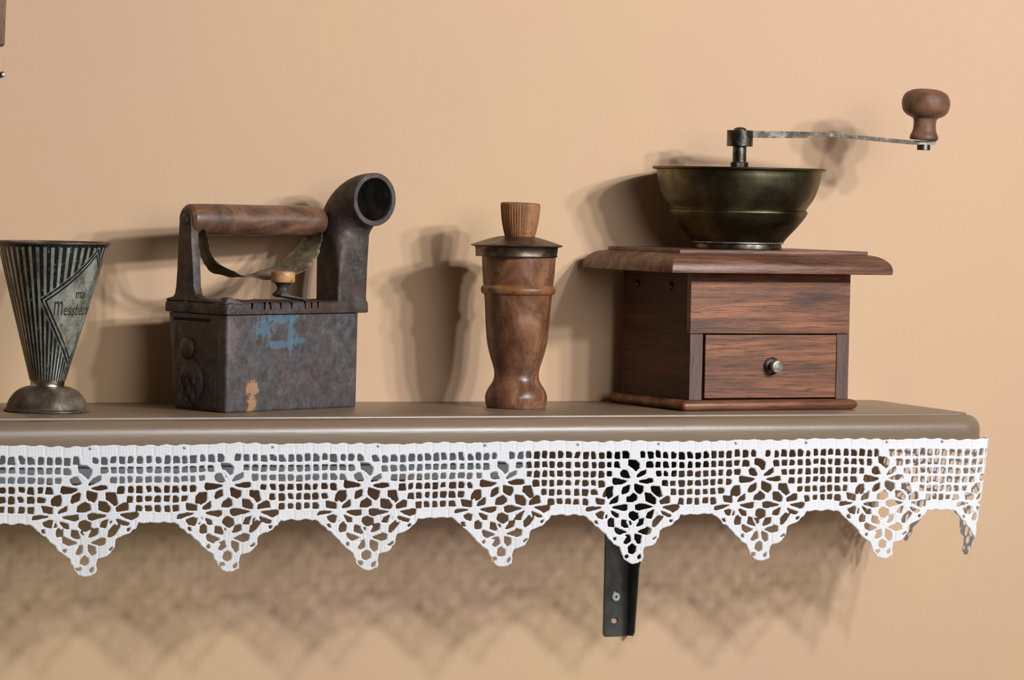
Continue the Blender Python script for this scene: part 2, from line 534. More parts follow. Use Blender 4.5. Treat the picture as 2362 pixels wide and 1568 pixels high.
# ------------------------------------------------------------------ crocheted lace edging
PER, UZX, UZY = .1377, .0086062 / 74.5, .0089 / 83
S_FIRST = -.4280              # path coordinate of the first point left in view
CEN0 = int(round(16 * 74.5))  # zoom units per repeat
ST = 4.4
HOLES = [
    [(-50, 405), (10, 410), (42, 440), (38, 490), (15, 503), (-15, 470), (-45, 455)],
    [(-115, 515), (-90, 495), (-45, 498), (-22, 530), (-35, 556), (-80, 562), (-108, 545)],
    [(22, 556), (55, 518), (110, 492), (110, 530), (80, 550), (35, 562)],
    [(-195, 578), (-185, 568), (-75, 590), (-68, 610), (-90, 620), (-180, 627), (-196, 610)],
    [(48, 595), (100, 572), (170, 573), (176, 605), (130, 617), (80, 610)],
    [(-108, 690), (-97, 655), (-50, 633), (-40, 640), (-43, 690), (-75, 707), (-105, 714)],
    [(10, 618), (95, 645), (92, 692), (68, 714), (30, 692), (11, 670)],
    [(-278, 730), (-272, 690), (-250, 660), (-200, 653), (-195, 700), (-200, 727), (-235, 747)],
    [(180, 643), (245, 643), (266, 722), (235, 740), (203, 700), (180, 690)],
    [(-57, 785), (-50, 745), (-10, 703), (30, 713), (32, 770), (0, 787)],
    [(-357, 738), (-275, 753), (-273, 807), (-347, 792)],
    [(-223, 807), (-207, 765), (-150, 728), (-148, 777), (-160, 792)],
    [(-425, 862), (-417, 832), (-340, 820), (-303, 825), (-308, 840), (-400, 862)],
    [(-197, 836), (-150, 823), (-58, 813), (-58, 857), (-85, 867), (-110, 862)],
    [(-352, 873), (-300, 863), (-253, 880), (-248, 917), (-275, 932), (-325, 917)],
    [(-217, 868), (-190, 866), (-133, 890), (-128, 927), (-165, 922)],
    [(-237, 985), (-232, 945), (-200, 923), (-183, 940), (-183, 997), (-225, 1002)],
    [(118, 713), (170, 723), (202, 760), (200, 802), (175, 800), (123, 775)],
    [(253, 770), (310, 733), (337, 740), (342, 792), (258, 802)],
    [(33, 813), (60, 803), (165, 813), (172, 832), (60, 860), (38, 850)],
    [(278, 826), (400, 810), (422, 820), (416, 850), (370, 872), (330, 852)],
    [(128, 920), (145, 878), (190, 858), (212, 880), (202, 907), (170, 927)],
    [(258, 863), (360, 900), (347, 922), (315, 917), (263, 892)],
    [(188, 1002), (195, 953), (230, 913), (267, 905), (272, 930), (240, 977), (210, 1002)],
    [(-37, 920), (-30, 883), (0, 873), (42, 890), (47, 932), (15, 957), (-5, 947)],
    [(-102, 1000), (-98, 948), (-18, 965), (-13, 992), (-45, 1022), (-75, 1017)],
    [(33, 1002), (55, 953), (102, 943), (97, 992), (70, 1007), (38, 1012)],
    [(-172, 1025), (-155, 1016), (-58, 1060), (-58, 1087), (-120, 1087), (-160, 1062)],
    [(48, 1060), (130, 1018), (167, 1030), (162, 1072), (115, 1087)],
    [(-72, 1147), (-40, 1088), (-23, 1083), (-8, 1137), (-50, 1162)],
    [(28, 1068), (82, 1100), (82, 1152), (60, 1167), (33, 1132)],
    [(-32, 1225), (-25, 1183), (10, 1158), (30, 1175), (30, 1237), (5, 1252), (-20, 1242)],
    [(-355, 945), (-330, 938), (-318, 977), (-345, 967)],
    [(-177, 1112), (-150, 1098), (-146, 1132), (-165, 1132)],
    [(183, 1127), (220, 1093), (227, 1110), (200, 1132)],
    [(-72, 1268), (-30, 1263), (-28, 1292), (-55, 1297)],
    [(48, 1287), (75, 1263), (77, 1297), (55, 1317)],
    [(343, 947), (375, 938), (372, 965), (350, 970)],
]
TRI = [(-445, 800), (-445, 905), (-425, 915), (-395, 948), (-370, 962), (-345, 992), (-315, 1008), (-285, 1045), (-240, 1078), (-222, 1115), (-190, 1138), (-165, 1165), (-115, 1192), (-104, 1230), (-92, 1255), (-78, 1288), (-60, 1302), (-40, 1332), (-15, 1342), (12, 1350), (50, 1345), (72, 1328), (95, 1325), (102, 1290), (98, 1250), (108, 1197), (150, 1187), (180, 1178), (207, 1158), (222, 1130), (243, 1108), (246, 1060), (256, 1030), (300, 1010), (335, 1000), (370, 985), (390, 955), (420, 940), (440, 900), (440, 800)]

nx = int((.79 + .80) / UZX / ST)
gx0 = -.80 / UZX
X = gx0 + np.arange(nx) * ST                     # zoom units along the strip
y0, y1 = 214, 1362
Y = np.arange(y0, y1, ST)
ny = len(Y)
XX, YY = np.meshgrid(X, Y, indexing='ij')
cx0 = S_FIRST / UZX
per = PER / UZX
# scalloped top edge and valley band
top = 232 + 5 * np.cos(2 * np.pi * (XX - cx0) / (per / 8)) + 3 * np.sin(XX * .011) + 2 * np.sin(XX * .05)
low = 898 + 5 * np.cos(2 * np.pi * (XX - cx0) / (per / 10)) + 2 * np.sin(XX * .045)
F = np.minimum(YY - top, low - YY)


def poly_sdf(px, py, P):
    """signed distance, positive inside, any simple polygon"""
    d = np.full(px.shape, 1e9)
    ins = np.zeros(px.shape, bool)
    n = len(P)
    for i in range(n):
        ax, ay = P[i]
        bx, by = P[(i + 1) % n]
        ex, ey = bx - ax, by - ay
        t = np.clip(((px - ax) * ex + (py - ay) * ey) / (ex * ex + ey * ey + 1e-9), 0, 1)
        d = np.minimum(d, np.hypot(px - ax - t * ex, py - ay - t * ey))
        c = (ay > py) != (by > py)
        with np.errstate(divide='ignore', invalid='ignore'):
            xi = ax + (py - ay) * ex / (ey if ey else 1e-9)
        ins ^= c & (px < xi)
    return np.where(ins, d, -d)


def window(xa, xb, ya, yb):
    i0, i1 = max(0, int((xa - gx0) / ST)), min(nx, int((xb - gx0) / ST) + 2)
    j0, j1 = max(0, int((ya - y0) / ST)), min(ny, int((yb - y0) / ST) + 2)
    return (slice(i0, i1), slice(j0, j1)) if i1 > i0 + 1 and j1 > j0 + 1 else None


K0, K1 = -4, 9
for k in range(K0, K1 + 1):
    c = cx0 + k * per
    sl = window(c - 470, c + 470, 780, 1362)
    if sl:
        P = [(x + c + rng.normal(0, 2.5), y + rng.normal(0, 2.5)) for x, y in TRI]
        F[sl] = np.maximum(F[sl], poly_sdf(XX[sl], YY[sl], P))


def carve(P, rnd=7):
    xa, xb = min(p[0] for p in P), max(p[0] for p in P)
    ya, yb = min(p[1] for p in P), max(p[1] for p in P)
    sl = window(xa - 60, xb + 60, ya - 60, yb + 60)
    if sl:
        F[sl] = np.minimum(F[sl], -poly_sdf(XX[sl], YY[sl], P) - 0)


for k in range(K0, K1 + 1):
    c = cx0 + k * per
    sx = 1 + rng.normal(0, .01)
    for H in HOLES:
        ox, oy = rng.normal(0, 3.5), rng.normal(0, 3)
        mxc, myc = np.mean([p[0] for p in H]), np.mean([p[1] for p in H])
        g = 1.20 + rng.normal(0, .05)
        carve([(c + sx * (mxc + (x - mxc) * g) + ox + rng.normal(0, 3), myc + (y - myc) * g + oy + rng.normal(0, 2.5)) for x, y in H])
    for r in range(6):
        for u in range(-7, 9):
            if abs(u) < r + 1 or (u == 8 and False):
                continue
            slant = 5 * math.sin(k * 1.7 + u * .9)
            x = c + u * 74.5 + slant + rng.normal(0, 2.5)
            y = 358 + r * 83 + (-3 if u % 2 else 2) + rng.normal(0, 2)
            w2, h2 = 30.5 + rng.normal(0, 2.6), 32.5 + rng.normal(0, 2.2)
            if u % 2:
                w2 -= 3.5
            q = rng.normal(0, 4, 12)
            sk = rng.normal(0, 4)
            P = [(x - w2 + q[0] + sk, y - h2 + q[1] * .6), (x + w2 * .45 + q[2] + sk, y - h2 + q[3] * .4), (x + w2 + q[4], y - h2 * .25 + q[5]), (x + w2 + q[6] - sk, y + h2 + q[7] * .6), (x - w2 * .3 - sk, y + h2 + q[10] * .5), (x - w2 + q[8] - sk, y + h2 + q[9] * .6)]
            carve(P)



def strand(ax, ay, bx, by, r):
    sl = window(min(ax, bx) - 30, max(ax, bx) + 30, min(ay, by) - 30, max(ay, by) + 30)
    if sl:
        ex, ey = bx - ax, by - ay
        t = np.clip(((XX[sl] - ax) * ex + (YY[sl] - ay) * ey) / (ex * ex + ey * ey), 0, 1)
        F[sl] = np.maximum(F[sl], r - np.hypot(XX[sl] - ax - t * ex, YY[sl] - ay - t * ey))


RAYS = [((0, 592), [(-52, 492), (52, 492), (-125, 565), (-112, 640), (118, 562), (112, 638), (0, 690)]), ((0, 690), [(-52, 728), (46, 724)]),
        ((-240, 820), [(-246, 742), (-355, 812), (-350, 870), (-150, 802), (-138, 874), (-268, 938), (-188, 930)]),
        ((215, 820), [(222, 742), (112, 800), (122, 878), (345, 800), (355, 880), (182, 930), (262, 908)]),
        ((0, 1050), [(-44, 962), (46, 960), (-112, 1018), (-112, 1094), (112, 1016), (112, 1094), (0, 1150)]), ((0, 1150), [(-36, 1182), (36, 1178)])]
for k in range(K0, K1 + 1):
    c = cx0 + k * per
    for (fx, fy), ends in RAYS:
        jx, jy = rng.normal(0, 4), rng.normal(0, 3)
        if len(ends) > 2:
            strand(c + fx + jx - 5, fy + jy, c + fx + jx + 5, fy + jy, 23)
        for ex_, ey_ in ends:
            strand(c + fx + jx, fy + jy, c + ex_ + rng.normal(0, 4), ey_ + rng.normal(0, 3), 9 + rng.normal(0, .6))
    for r in range(6):
        for u in range(-8, 8):
            if abs(u) >= r + 1 and abs(u + 1) >= r + 1:
                sx_ = 5 * math.sin(k * 1.7 + (u + .5) * .9)
                x = c + (u + .5) * 74.5 + sx_
                strand(x + rng.normal(0, 4), 322 + r * 83, x + rng.normal(0, 4), 412 + r * 83, 10.5 + rng.normal(0, .8))
        for u in range(-7, 9):
            if abs(u) >= r + 2 and r < 5:
                y = 325 + (r + 1) * 83
                x = c + u * 74.5
                strand(x - 40, y + rng.normal(0, 3), x + 40, y + rng.normal(0, 3), 8.5 + rng.normal(0, .6))
# soften corners, keep SDF-like slope
for _ in range(2):
    G = F.copy()
    G[1:-1, :] = (F[:-2, :] + 2 * F[1:-1, :] + F[2:, :]) / 4
    F = G.copy()
    G[:, 1:-1] = (F[:, :-2] + 2 * F[:, 1:-1] + F[:, 2:]) / 4
    F = G
fz = rng.normal(0, 1, F.shape)
for _ in range(2):
    fz[1:-1, :] = (fz[:-2, :] + 2 * fz[1:-1, :] + fz[2:, :]) / 4
    fz[:, 1:-1] = (fz[:, :-2] + 2 * fz[:, 1:-1] + fz[:, 2:]) / 4
F = F + .4 + 1.0 * fz / fz.std()
gxF, gyF = np.gradient(F, ST, ST)
gn = np.maximum(np.hypot(gxF, gyF), .35)
mv = np.where(F < 0, np.minimum(-F, 1.6 * ST), 0) / gn ** 2
PX = XX + gxF * mv
PY = YY + gyF * mv
d = np.clip(F / 12.5, 0, 1)
hgt = .00105 * np.sqrt(np.clip(1 - (1 - d) ** 2, 0, 1))
# treble posts: ribs on the solid blocks, seams every second column on the heading
solid = np.clip((F - 13) / 12, 0, 1)
rib = .5 + .5 * np.cos(2 * np.pi * 3 * (PX - cx0) / 74.5 + .8 * np.sin(PY * .06))
row = .5 + .5 * np.cos(2 * np.pi * (PY - 240) / 21 + 1.5 * np.sin(PX * .045))
hgt *= 1 - solid * (.20 * rib + .12 * row * (PY < 330) + .14 * row * (PY >= 330))
seam = np.exp(-(((PX - cx0 + 37) / 149 - np.round((PX - cx0 + 37) / 149)) * 149 / 4.6) ** 2)
hgt *= 1 - .92 * seam * ((PY < 322) | (PY > 815)) * (F > 8)

# strip -> room: along the shelf front, round the corner, back to the wall
s = PX * UZX
t = (PY - 230) * UZY                                # distance below the top edge
zz = -.0244 - t + .0006 * np.sin(s * 21 + 1) + .0004 * np.sin(s * 60)
tn = np.clip(t / .12, 0, 1)
XC, YF = .5200, -.0156
r0 = .0100 + 0 * tn
sc = XC - r0                                        # path length where the corner starts
arc = r0 * math.pi / 2
a = np.clip((s - sc) / r0, 0, math.pi / 2)
wx = np.where(s < sc, s, np.where(s < sc + arc, sc + r0 * np.sin(a), XC))
wy = np.where(s < sc, YF, np.where(s < sc + arc, YF + r0 * (1 - np.cos(a)), YF + r0 + (s - sc - arc)))
nxn = np.where(s < sc, 0, np.where(s < sc + arc, np.sin(a), 1.0))
nyn = np.where(s < sc, -1.0, np.where(s < sc + arc, -np.cos(a), 0))
wav = tn * (.0016 * np.sin(s * 46 + .6) + .0012 * np.sin(s * 91)) - .0002
lr = np.clip((s - .42) / .105, 0, 1)
lean = -.014 * tn ** 1.2 * lr * lr * (3 - 2 * lr)
wx = wx + nxn * wav + lean + .05 * np.clip(wy - YF, 0, 1)
wy = wy + nyn * wav
okwall = wy < WALL_Y - .0015
inside = F > 0
quad = (inside[:-1, :-1] | inside[1:, :-1] | inside[1:, 1:] | inside[:-1, 1:]) & okwall[:-1, :-1] & okwall[1:, :-1] & okwall[1:, 1:] & okwall[:-1, 1:]
mid_x = (XX[:-1, :-1] + ST / 2 - cx0)
mid_y = YY[:-1, :-1] + ST / 2
kk = np.round(mid_x / per).astype(int)
ul = np.abs(mid_x - kk * per)
vrow = (mid_y - 325) / 83
inmot = (vrow > -.05) & (ul < 74.5 * np.clip(vrow + .72, .55, 6.0))
region = np.where(mid_y < 325, 0, np.where(inmot, 1000 + kk, 2000 + np.floor(mid_x / per).astype(int)))

lace = thing('lace_edging', 'white crocheted lace edging with pointed scallops tacked round the shelf edge', 'lace trim', (0, 0, 0))
idx = np.arange(nx * ny).reshape(nx, ny)
FR = np.stack([wx + nxn * hgt, wy + nyn * hgt, zz], -1).reshape(-1, 3)
BK = np.stack([wx - nxn * hgt * .75, wy - nyn * hgt * .75, zz], -1).reshape(-1, 3)
for reg in np.unique(region[quad]):
    sel = quad & (region == reg)
    if sel.sum() < 60:
        continue
    i, j = np.nonzero(sel)
    q = np.stack([idx[i, j], idx[i + 1, j], idx[i + 1, j + 1], idx[i, j + 1]], -1)
    used, inv = np.unique(q, return_inverse=True)
    inv = inv.reshape(q.shape)
    co = np.concatenate([FR[used], BK[used]])
    fq = np.concatenate([inv[:, ::-1], inv + len(used)])
    me = bpy.data.meshes.new('m')
    me.vertices.add(len(co))
    me.vertices.foreach_set('co', co.ravel())
    me.loops.add(fq.size)
    me.loops.foreach_set('vertex_index', fq.ravel().astype(np.int32))
    me.polygons.add(len(fq))
    me.polygons.foreach_set('loop_start', np.arange(0, fq.size, 4, dtype=np.int32))
    me.update(calc_edges=True)
    me.polygons.foreach_set('use_smooth', [True] * len(me.polygons))
    name = 'heading_band' if reg == 0 else ('scalloped_point' if reg < 1500 else 'filet_mesh')
    link(name, me, LACE, lace)
tack_me = oriented_lathe([(0, .0014), (.0009, .0012), (.0013, .0005), (.0013, 0), (.0004, -.0004), (.0004, -.004)], (0, 0, 0), (0, -1, 0), 12)
TACK = m_plain('dull_tack_steel', lin(150, 156, 164), .35, .8)
for xq in (-.72, -.62, -.52, -.428, -.338, -.252, -.147, -.038, .0588, .1445, .2282, .3057, .396, .459):
    tk = link('tack', tack_me, None, lace)
    tk.location = (xq + .004, YF - .0009, -.0272)
tack_me.materials.append(TACK)

# ------------------------------------------------------------------ coffee mill
mill = thing('coffee_mill', 'antique reddish oak coffee mill with brass bowl, drawer and crank, at right end', 'coffee mill', (.2041, .0442, 0), math.radians(4.5))
# base with bull-nosed edge
bp = [(.0052 - .0052 * math.sin(a), .00525 - .00525 * math.cos(a)) for a in np.linspace(.25, math.pi - .25, 10)]
bp = [(.0052 * (1 - math.cos(b)) , .00525 + .00525 * math.sin(b)) for b in np.linspace(-math.pi / 2, math.pi / 2, 11)]
link('base_board', moulded(-.0008, .2046, 0, .157, bp, .003), OAK_X, mill, 50)
# case: two sides, front rail, back
notch = [(.0112, .0105), (.150, .0105), (.150, .1378), (.0195, .1378), (.0195, .0768), (.0112, .0768)]
sl_ = link('side_panel', prism(notch, 'x', .0112, .0262, .0004, 1), OAK_SHADED, mill)
sr_ = link('side_panel', prism(notch, 'x', .1836, .1986, .0004, 1), OAK_SHADED, mill)
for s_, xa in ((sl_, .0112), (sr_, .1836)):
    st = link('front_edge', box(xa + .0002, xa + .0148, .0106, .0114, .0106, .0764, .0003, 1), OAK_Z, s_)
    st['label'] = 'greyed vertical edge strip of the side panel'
link('front_rail', box(.0112, .1986, .0108, .0194, .0770, .1378, .0006, 2), OAK_X, mill)
link('back_panel', box(.0262, .1836, .142, .150, .0105, .1378), OAK_X, mill)
link('inner_floor', box(.0262, .1836, .0250, .142, .0105, .0118), DARK, mill)
dr = link('drawer', join(box(.0290, .1832, .0104, .0176, .0121, .0758, .0008, 2), box(.030, .1825, .0176, .138, .0125, .0145), box(.030, .033, .0176, .138, .0145, .070), box(.1795, .1825, .0176, .138, .0145, .070), box(.033, .1795, .135, .138, .0145, .070)), OAK_X, mill)
kp = [(0, 0), (.0062, 0), (.0088, .0003), (.0090, .0012), (.0080, .0022), (.0052, .0032), (.0050, .0052), (.0054, .0062), (.0062, .0070), (.0064, .0085), (.0064, .0118), (.0058, .0126), (.0038, .0128), (0, .0130)]
kn = link('drawer_knob', oriented_lathe(kp, (.1062, .0104, .0443), (0, -1, 0), 40), NICKEL, dr, 40)
kn.data.materials.clear()
kn.data.materials.append(STEEL)
kn.data.materials.append(NICKEL)
kn.data.polygons.foreach_set('material_index', [1 if p.center.y < .0104 - .0066 else 0 for p in kn.data.polygons])
kn['label'] = 'small steel drawer knob'
for yb in (.0504, .1200):
    so = link('side_hole', oriented_lathe([(.0042, .0004), (.0046, .0002), (.0046, -.0004), (.0036, -.0006), (.0036, -.0001), (0, -.0001)], (.0111, yb, .1238), (-1, 0, 0), 24), DARK, mill, 40)
    link('round_head_screw', oriented_lathe([(.0026, 0), (.0024, .0008), (.0014, .0014), (0, .0016)], (.0112, yb, .1232), (-1, 0, 0), 20), STEEL, so, 60)
# moulded top
tp = [(.0016, .1378), (.0002, .1384), (0, .1396), (0, .1422)]
tp += [(.0205 * (1 - math.cos(a)), .1422 + .0152 * math.sin(a)) for a in np.linspace(.12, math.pi / 2, 12)]
link('moulded_top', moulded(-.0287, .2299, -.020, .166, tp, .0012, False), OAK_TOP, mill, 35)
link('upper_plate', box(-.0095, .2112, -.0010, .147, .1572, .1610, .0005, 1), OAK_TOP, mill)
# bowl
bc = (.0992, .0705)
bs = [(.0440, .1611), (.0450, .1616), (.0450, .1650), (.0446, .1662)]
link('bowl_foot', lathe(bs + [(.030, .1664)], 96, bc), STEEL, mill, 50)
link('foot_ring', lathe([(.0440, .1663), (.0467, .1668), (.0472, .1676), (.0467, .1684), (.0440, .1686)], 96, bc), NICKEL, mill, 70)
low_b = spline([(.0468, .1684), (.0512, .1740), (.0605, .1840), (.0672, .1925), (.0703, .1975), (.0706, .1998)], 5)
up_b = spline([(.0690, .2008), (.0706, .2040), (.0760, .2116), (.0808, .2229), (.0832, .2330), (.0838, .2385), (.0842, .2408)], 5)
outer = [tuple(p) for p in low_b] + [(.0700, .2004)] + [tuple(p) for p in up_b]
rim = [(.0868, .2412), (.0884, .2418), (.0887, .2428), (.0882, .2438), (.0862, .2440), (.0826, .2432)]
inner = [(r - .0016, z) for r, z in reversed(outer)]
inner = [p for p in inner if p[1] < .2400] + [(.020, .1700), (0, .1700)]
link('brass_bowl', lathe(outer + rim + inner, 128, bc), BRASS, mill, 40)
link('cross_bar', box(bc[0] - .082, bc[0] + .082, bc[1] - .008, bc[1] + .008, .2380, .2398, .0004, 1), STEEL, mill)
link('nut', lathe([(.0092, .2390), (.0094, .2400), (.0094, .2488), (.0086, .2496), (.0065, .2497)], 8, bc), STEEL, mill)
link('shaft', lathe([(.0070, .170), (.0070, .2660)], 32, bc), STEEL, mill, 40)
# crank, turned a little towards the room
ca = -18.0
crank = bpy.data.objects.new('crank', None)
crank.empty_display_size = .02
cm = Matrix.Translation((bc[0], bc[1], 0)) @ Matrix.Rotation(math.radians(ca), 4, 'Z')
hub = xf(lathe([(.0125, .2655), (.0133, .2659), (.0133, .2814), (.0128, .2818), (.006, .2819)], 48), cm)
arm_top = spline([(.010, .2815), (.050, .2818), (.080, .2817), (.108, .2803), (.132, .2788), (.160, .2768), (.182, .2755), (.197, .2757), (.2055, .2762)], 4)
arm_bot = [(.2055, .2716), (.195, .2712), (.182, .2713), (.160, .2728), (.132, .2748), (.108, .2766), (.0735, .2787), (.0705, .2764), (.0680, .2754), (.040, .2748), (.010, .2744)]
poly = [tuple(p) for p in arm_top] + arm_bot
vs, fs = [], []


def arm_w(x):
    return .0030 if x < .060 else (.0030 + (x - .060) / .03 * .0022 if x < .09 else .0052 - (x - .09) * .006)


na = len(poly)
vs = [(x, -arm_w(x), z) for x, z in poly] + [(x, arm_w(x), z) for x, z in poly]
fs = [tuple(range(na - 1, -1, -1)), tuple(range(na, 2 * na))] + [(i, (i + 1) % na, na + (i + 1) % na, na + i) for i in range(na)]
arm = xf(mesh(vs, fs), cm)
ck = link('crank', join(hub, arm), STEEL, mill, 40)
kx = .1935
link('shaft_cap', xf(lathe([(.0066, .2816), (.0066, .2826), (.0054, .2840), (.0030, .2849), (0, .2851)], 32), cm), STEEL, ck, 50)
km = cm @ Matrix.Translation((kx, 0, 0))
link('rivet', xf(lathe([(.0062, .2658), (.0068, .2662), (.0068, .2714), (.0060, .2716)], 32), km), STEEL, ck, 40)
kprof = spline([(.0142, .2765), (.0146, .2782), (.0143, .2805), (.0124, .2850), (.0116, .2895), (.0116, .2950), (.0130, .2985), (.0190, .3015), (.0232, .3060), (.0248, .3125), (.0244, .3180), (.0215, .3235), (.0150, .3272), (.0070, .3286), (.0004, .3288)], 5)
kt = Matrix.Translation((0, 0, .277)) @ Matrix.Rotation(math.radians(2.2), 4, 'Y') @ Matrix.Translation((0, 0, -.277))
link('wooden_knob', xf(lathe([(.010, .2762)] + [tuple(p) for p in kprof], 64), km @ kt), CRANKWOOD, ck, 70)

# ------------------------------------------------------------------ lidded wooden mortar
mo = thing('wooden_mortar', 'brown turned wooden mortar with metal lid and fluted knob beside the coffee mill', 'mortar', (.0525, .115, 0))
body = [(.0280, 0), (.0291, .0006), (.0299, .0030), (.0306, .0060), (.0309, .0098), (.0305, .0130), (.0284, .0184), (.0247, .0241), (.0228, .0284), (.0222, .0330), (.0226, .0375), (.0236, .0415), (.0263, .0499), (.0287, .0585), (.0303, .0671), (.0312, .0757), (.0321, .0871), (.0329, .1014), (.0337, .1115)]
body = [tuple(p) for p in spline(body, 3)]
ringp = [(.0342, .1128), (.0350, .1130)] + [(.0350 + .0022 * math.cos(a), .1172 + .0038 * math.sin(a)) for a in np.linspace(-1.3, 1.3, 9)] + [(.0350, .1214), (.0346, .1222)]
upper = [(.0350, .1240), (.0357, .1330), (.0363, .1414), (.0368, .1506), (.0368, .1560)]
bo = link('turned_body', lathe(body + [(.0340, .1126)] + [(.0344, .1222)] + upper, 128), TURNED, mo, 40)
link('bead_ring', lathe([(.0330, .1128)] + ringp + [(.0330, .1224)], 128), m_blotch_wood('bead_wood', [lin(78, 46, 26), lin(128, 84, 52), lin(160, 112, 70)], .36), mo, 60)
lid = [(.0395, .1506), (.0405, .1504), (.0408, .1512), (.0404, .1524), (.0408, .1560), (.0412, .1596), (.0420, .1602), (.0450, .1606), (.0458, .1614), (.0452, .1622), (.0420, .1632), (.0360, .1652), (.0290, .1674), (.0220, .1694), (.0175, .1704), (.0120, .1708), (0, .1708)]
lo = link('metal_lid', lathe(lid, 128, (-.0027, 0)), LIDTIN, mo, 50)
# fluted knob
vs, fs = [], []
kp = spline([(.0150, .1706), (.0160, .1740), (.0173, .1800), (.0184, .1860), (.0192, .1930), (.0197, .1990), (.0196, .2022), (.0188, .2034), (.0150, .2038), (.0006, .2036)], 3)
nn = 176
for r, z in kp:
    for i in range(nn):
        a_ = 2 * math.pi * i / nn
        fl = 1 - .022 * (abs(math.sin(a_ * 22)) ** .6) * (1 if .171 < z < .2015 else .3)
        vs.append((.0006 + r * fl * math.cos(a_) + .006 * (z - .17) * 0, r * fl * math.sin(a_), z + .0006 * (math.cos(a_ - 2.0)) * (z > .2)))
for j in range(len(kp) - 1):
    for i in range(nn):
        i2 = (i + 1) % nn
        fs.append((j * nn + i, j * nn + i2, (j + 1) * nn + i2, (j + 1) * nn + i))
fs.append(tuple(range(nn - 1, -1, -1)))
fs.append(tuple((len(kp) - 1) * nn + i for i in range(nn)))
link('fluted_knob', mesh(vs, fs), KNOBWOOD, lo, 50)

# ------------------------------------------------------------------ charcoal iron
ir = thing('charcoal_iron', 'old rusty charcoal flat iron with wooden handle and bent chimney, beside the measuring cup', 'iron', (-.2849, .0947, 0), math.radians(15.5))


def outline(g, corner=.007, flare=0.0):
    """flat plan of the iron, heel at x = 0, toe at right, grown by g"""
    pts = [(0 - g, -.0462 - g), (.09, -.0258 - g * 1.05), (.150, -.0122 - g), (.180, -.0056 - g), (.1858 + g * .6, .0010), (.1850 + g, .010), (.172 + g * .5, .026 + g), (.140, .034 + g), (.08, .043 + g), (0 - g, .0468 + g + flare)]
    out = []
    n = len(pts)
    for i, p in enumerate(pts):
        p = np.array(p)
        a_, b_ = np.array(pts[i - 1]), np.array(pts[(i + 1) % n])
        if i in (0, n - 1):
            ra, rb = (a_ - p) / np.linalg.norm(a_ - p), (b_ - p) / np.linalg.norm(b_ - p)
            for t_ in np.linspace(0, 1, 6):
                out.append(tuple((1 - t_) ** 2 * (p + ra * corner) + 2 * t_ * (1 - t_) * p + t_ ** 2 * (p + rb * corner)))
        else:
            ra, rb = (a_ - p) * .3, (b_ - p) * .3
            for t_ in np.linspace(0, 1, 4):
                out.append(tuple((1 - t_) ** 2 * (p + ra) + 2 * t_ * (1 - t_) * p + t_ ** 2 * (p + rb)))
    return out


def lid_plan(g, flare):
    pts = [(0 - g, -.0462 - g), (.09, -.0258 - g * 1.05), (.150, -.0122 - g), (.1905 + g * .6, -.0030 - g), (.1905 + g * .6, .024 + g), (.150, .036 + g), (.08, .0435 + g), (0 - g, .0468 + g + flare)]
    out = []
    n = len(pts)
    for i, p in enumerate(pts):
        p = np.array(p)
        a_, b_ = np.array(pts[i - 1]), np.array(pts[(i + 1) % n])
        c = {0: .007, n - 1: .007, 3: .0015, 4: .010}.get(i, .012)
        ra, rb = (a_ - p) / np.linalg.norm(a_ - p), (b_ - p) / np.linalg.norm(b_ - p)
        for t_ in np.linspace(0, 1, 5):
            out.append(tuple((1 - t_) ** 2 * (p + ra * c) + 2 * t_ * (1 - t_) * p + t_ ** 2 * (p + rb * c)))
    return out


def loft(rings, caps=(True, True)):
    n = len(rings[0])
    vs = [v for r in rings for v in r]
    fs = []
    for j in range(len(rings) - 1):
        for i in range(n):
            i2 = (i + 1) % n
            fs.append((j * n + i, j * n + i2, (j + 1) * n + i2, (j + 1) * n + i))
    if caps[0]:
        fs.append(tuple(range(n - 1, -1, -1)))
    if caps[1]:
        fs.append(tuple((len(rings) - 1) * n + i for i in range(n)))
    return mesh(vs, fs)


rings = []
for z, g, fl in ((0, -.0020, 0), (.0008, -.0006, 0), (.0022, 0, .000), (.03, .0003, .0025), (.06, .0006, .005), (.0922, .0010, .008)):
    rings.append([(x, y, z) for x, y in outline(g, .006, fl)])
ib = link('body_box', loft(rings), IRON_BODY, ir, 40)
rings = []
for z, g in ((.0928, .0030), (.0934, .0042), (.0965, .0044), (.1022, .0040), (.1040, .0030), (.1045, .0018)):
    rings.append([(x, y, z + (.0006 * math.sin(x * 210) if z > .1 else 0)) for x, y in lid_plan(g, .008)])
il = link('lid', loft(rings), IRON, ir, 40)
link('hinge_lug', prism([(-.004, .1030), (.000, .1092), (.0045, .1094), (.0170, .1040), (.0185, .1030)], 'y', -.0475, -.0360, .0008, 2), IRON, il, 40)
link('boss', oriented_lathe([(.0062, -.001), (.0060, .0010), (.0044, .0022), (0, .0026)], (-.0043, .0180, .0985), (-1, 0, .1), 6), IRON, il)
nv = []
for x in (.030, .047, .055, .069, .084, .103, .112, .121):
    yv = -.0462 + .2267 * x - .0043
    hh = .0024 + .0012 * rng.random()
    nv.append(xf(box(-.0005, .0005, -.0006, .0012, -hh, hh), Matrix.Translation((x, yv, .1012)) @ Matrix.Rotation(math.atan(.2267), 4, 'Z') @ Matrix.Rotation(rng.normal(0, .12), 4, 'Y')))
nt = link('rim_notches', join(*nv), HOLLOW_BLACK, il)
nt['kind'] = 'stuff'
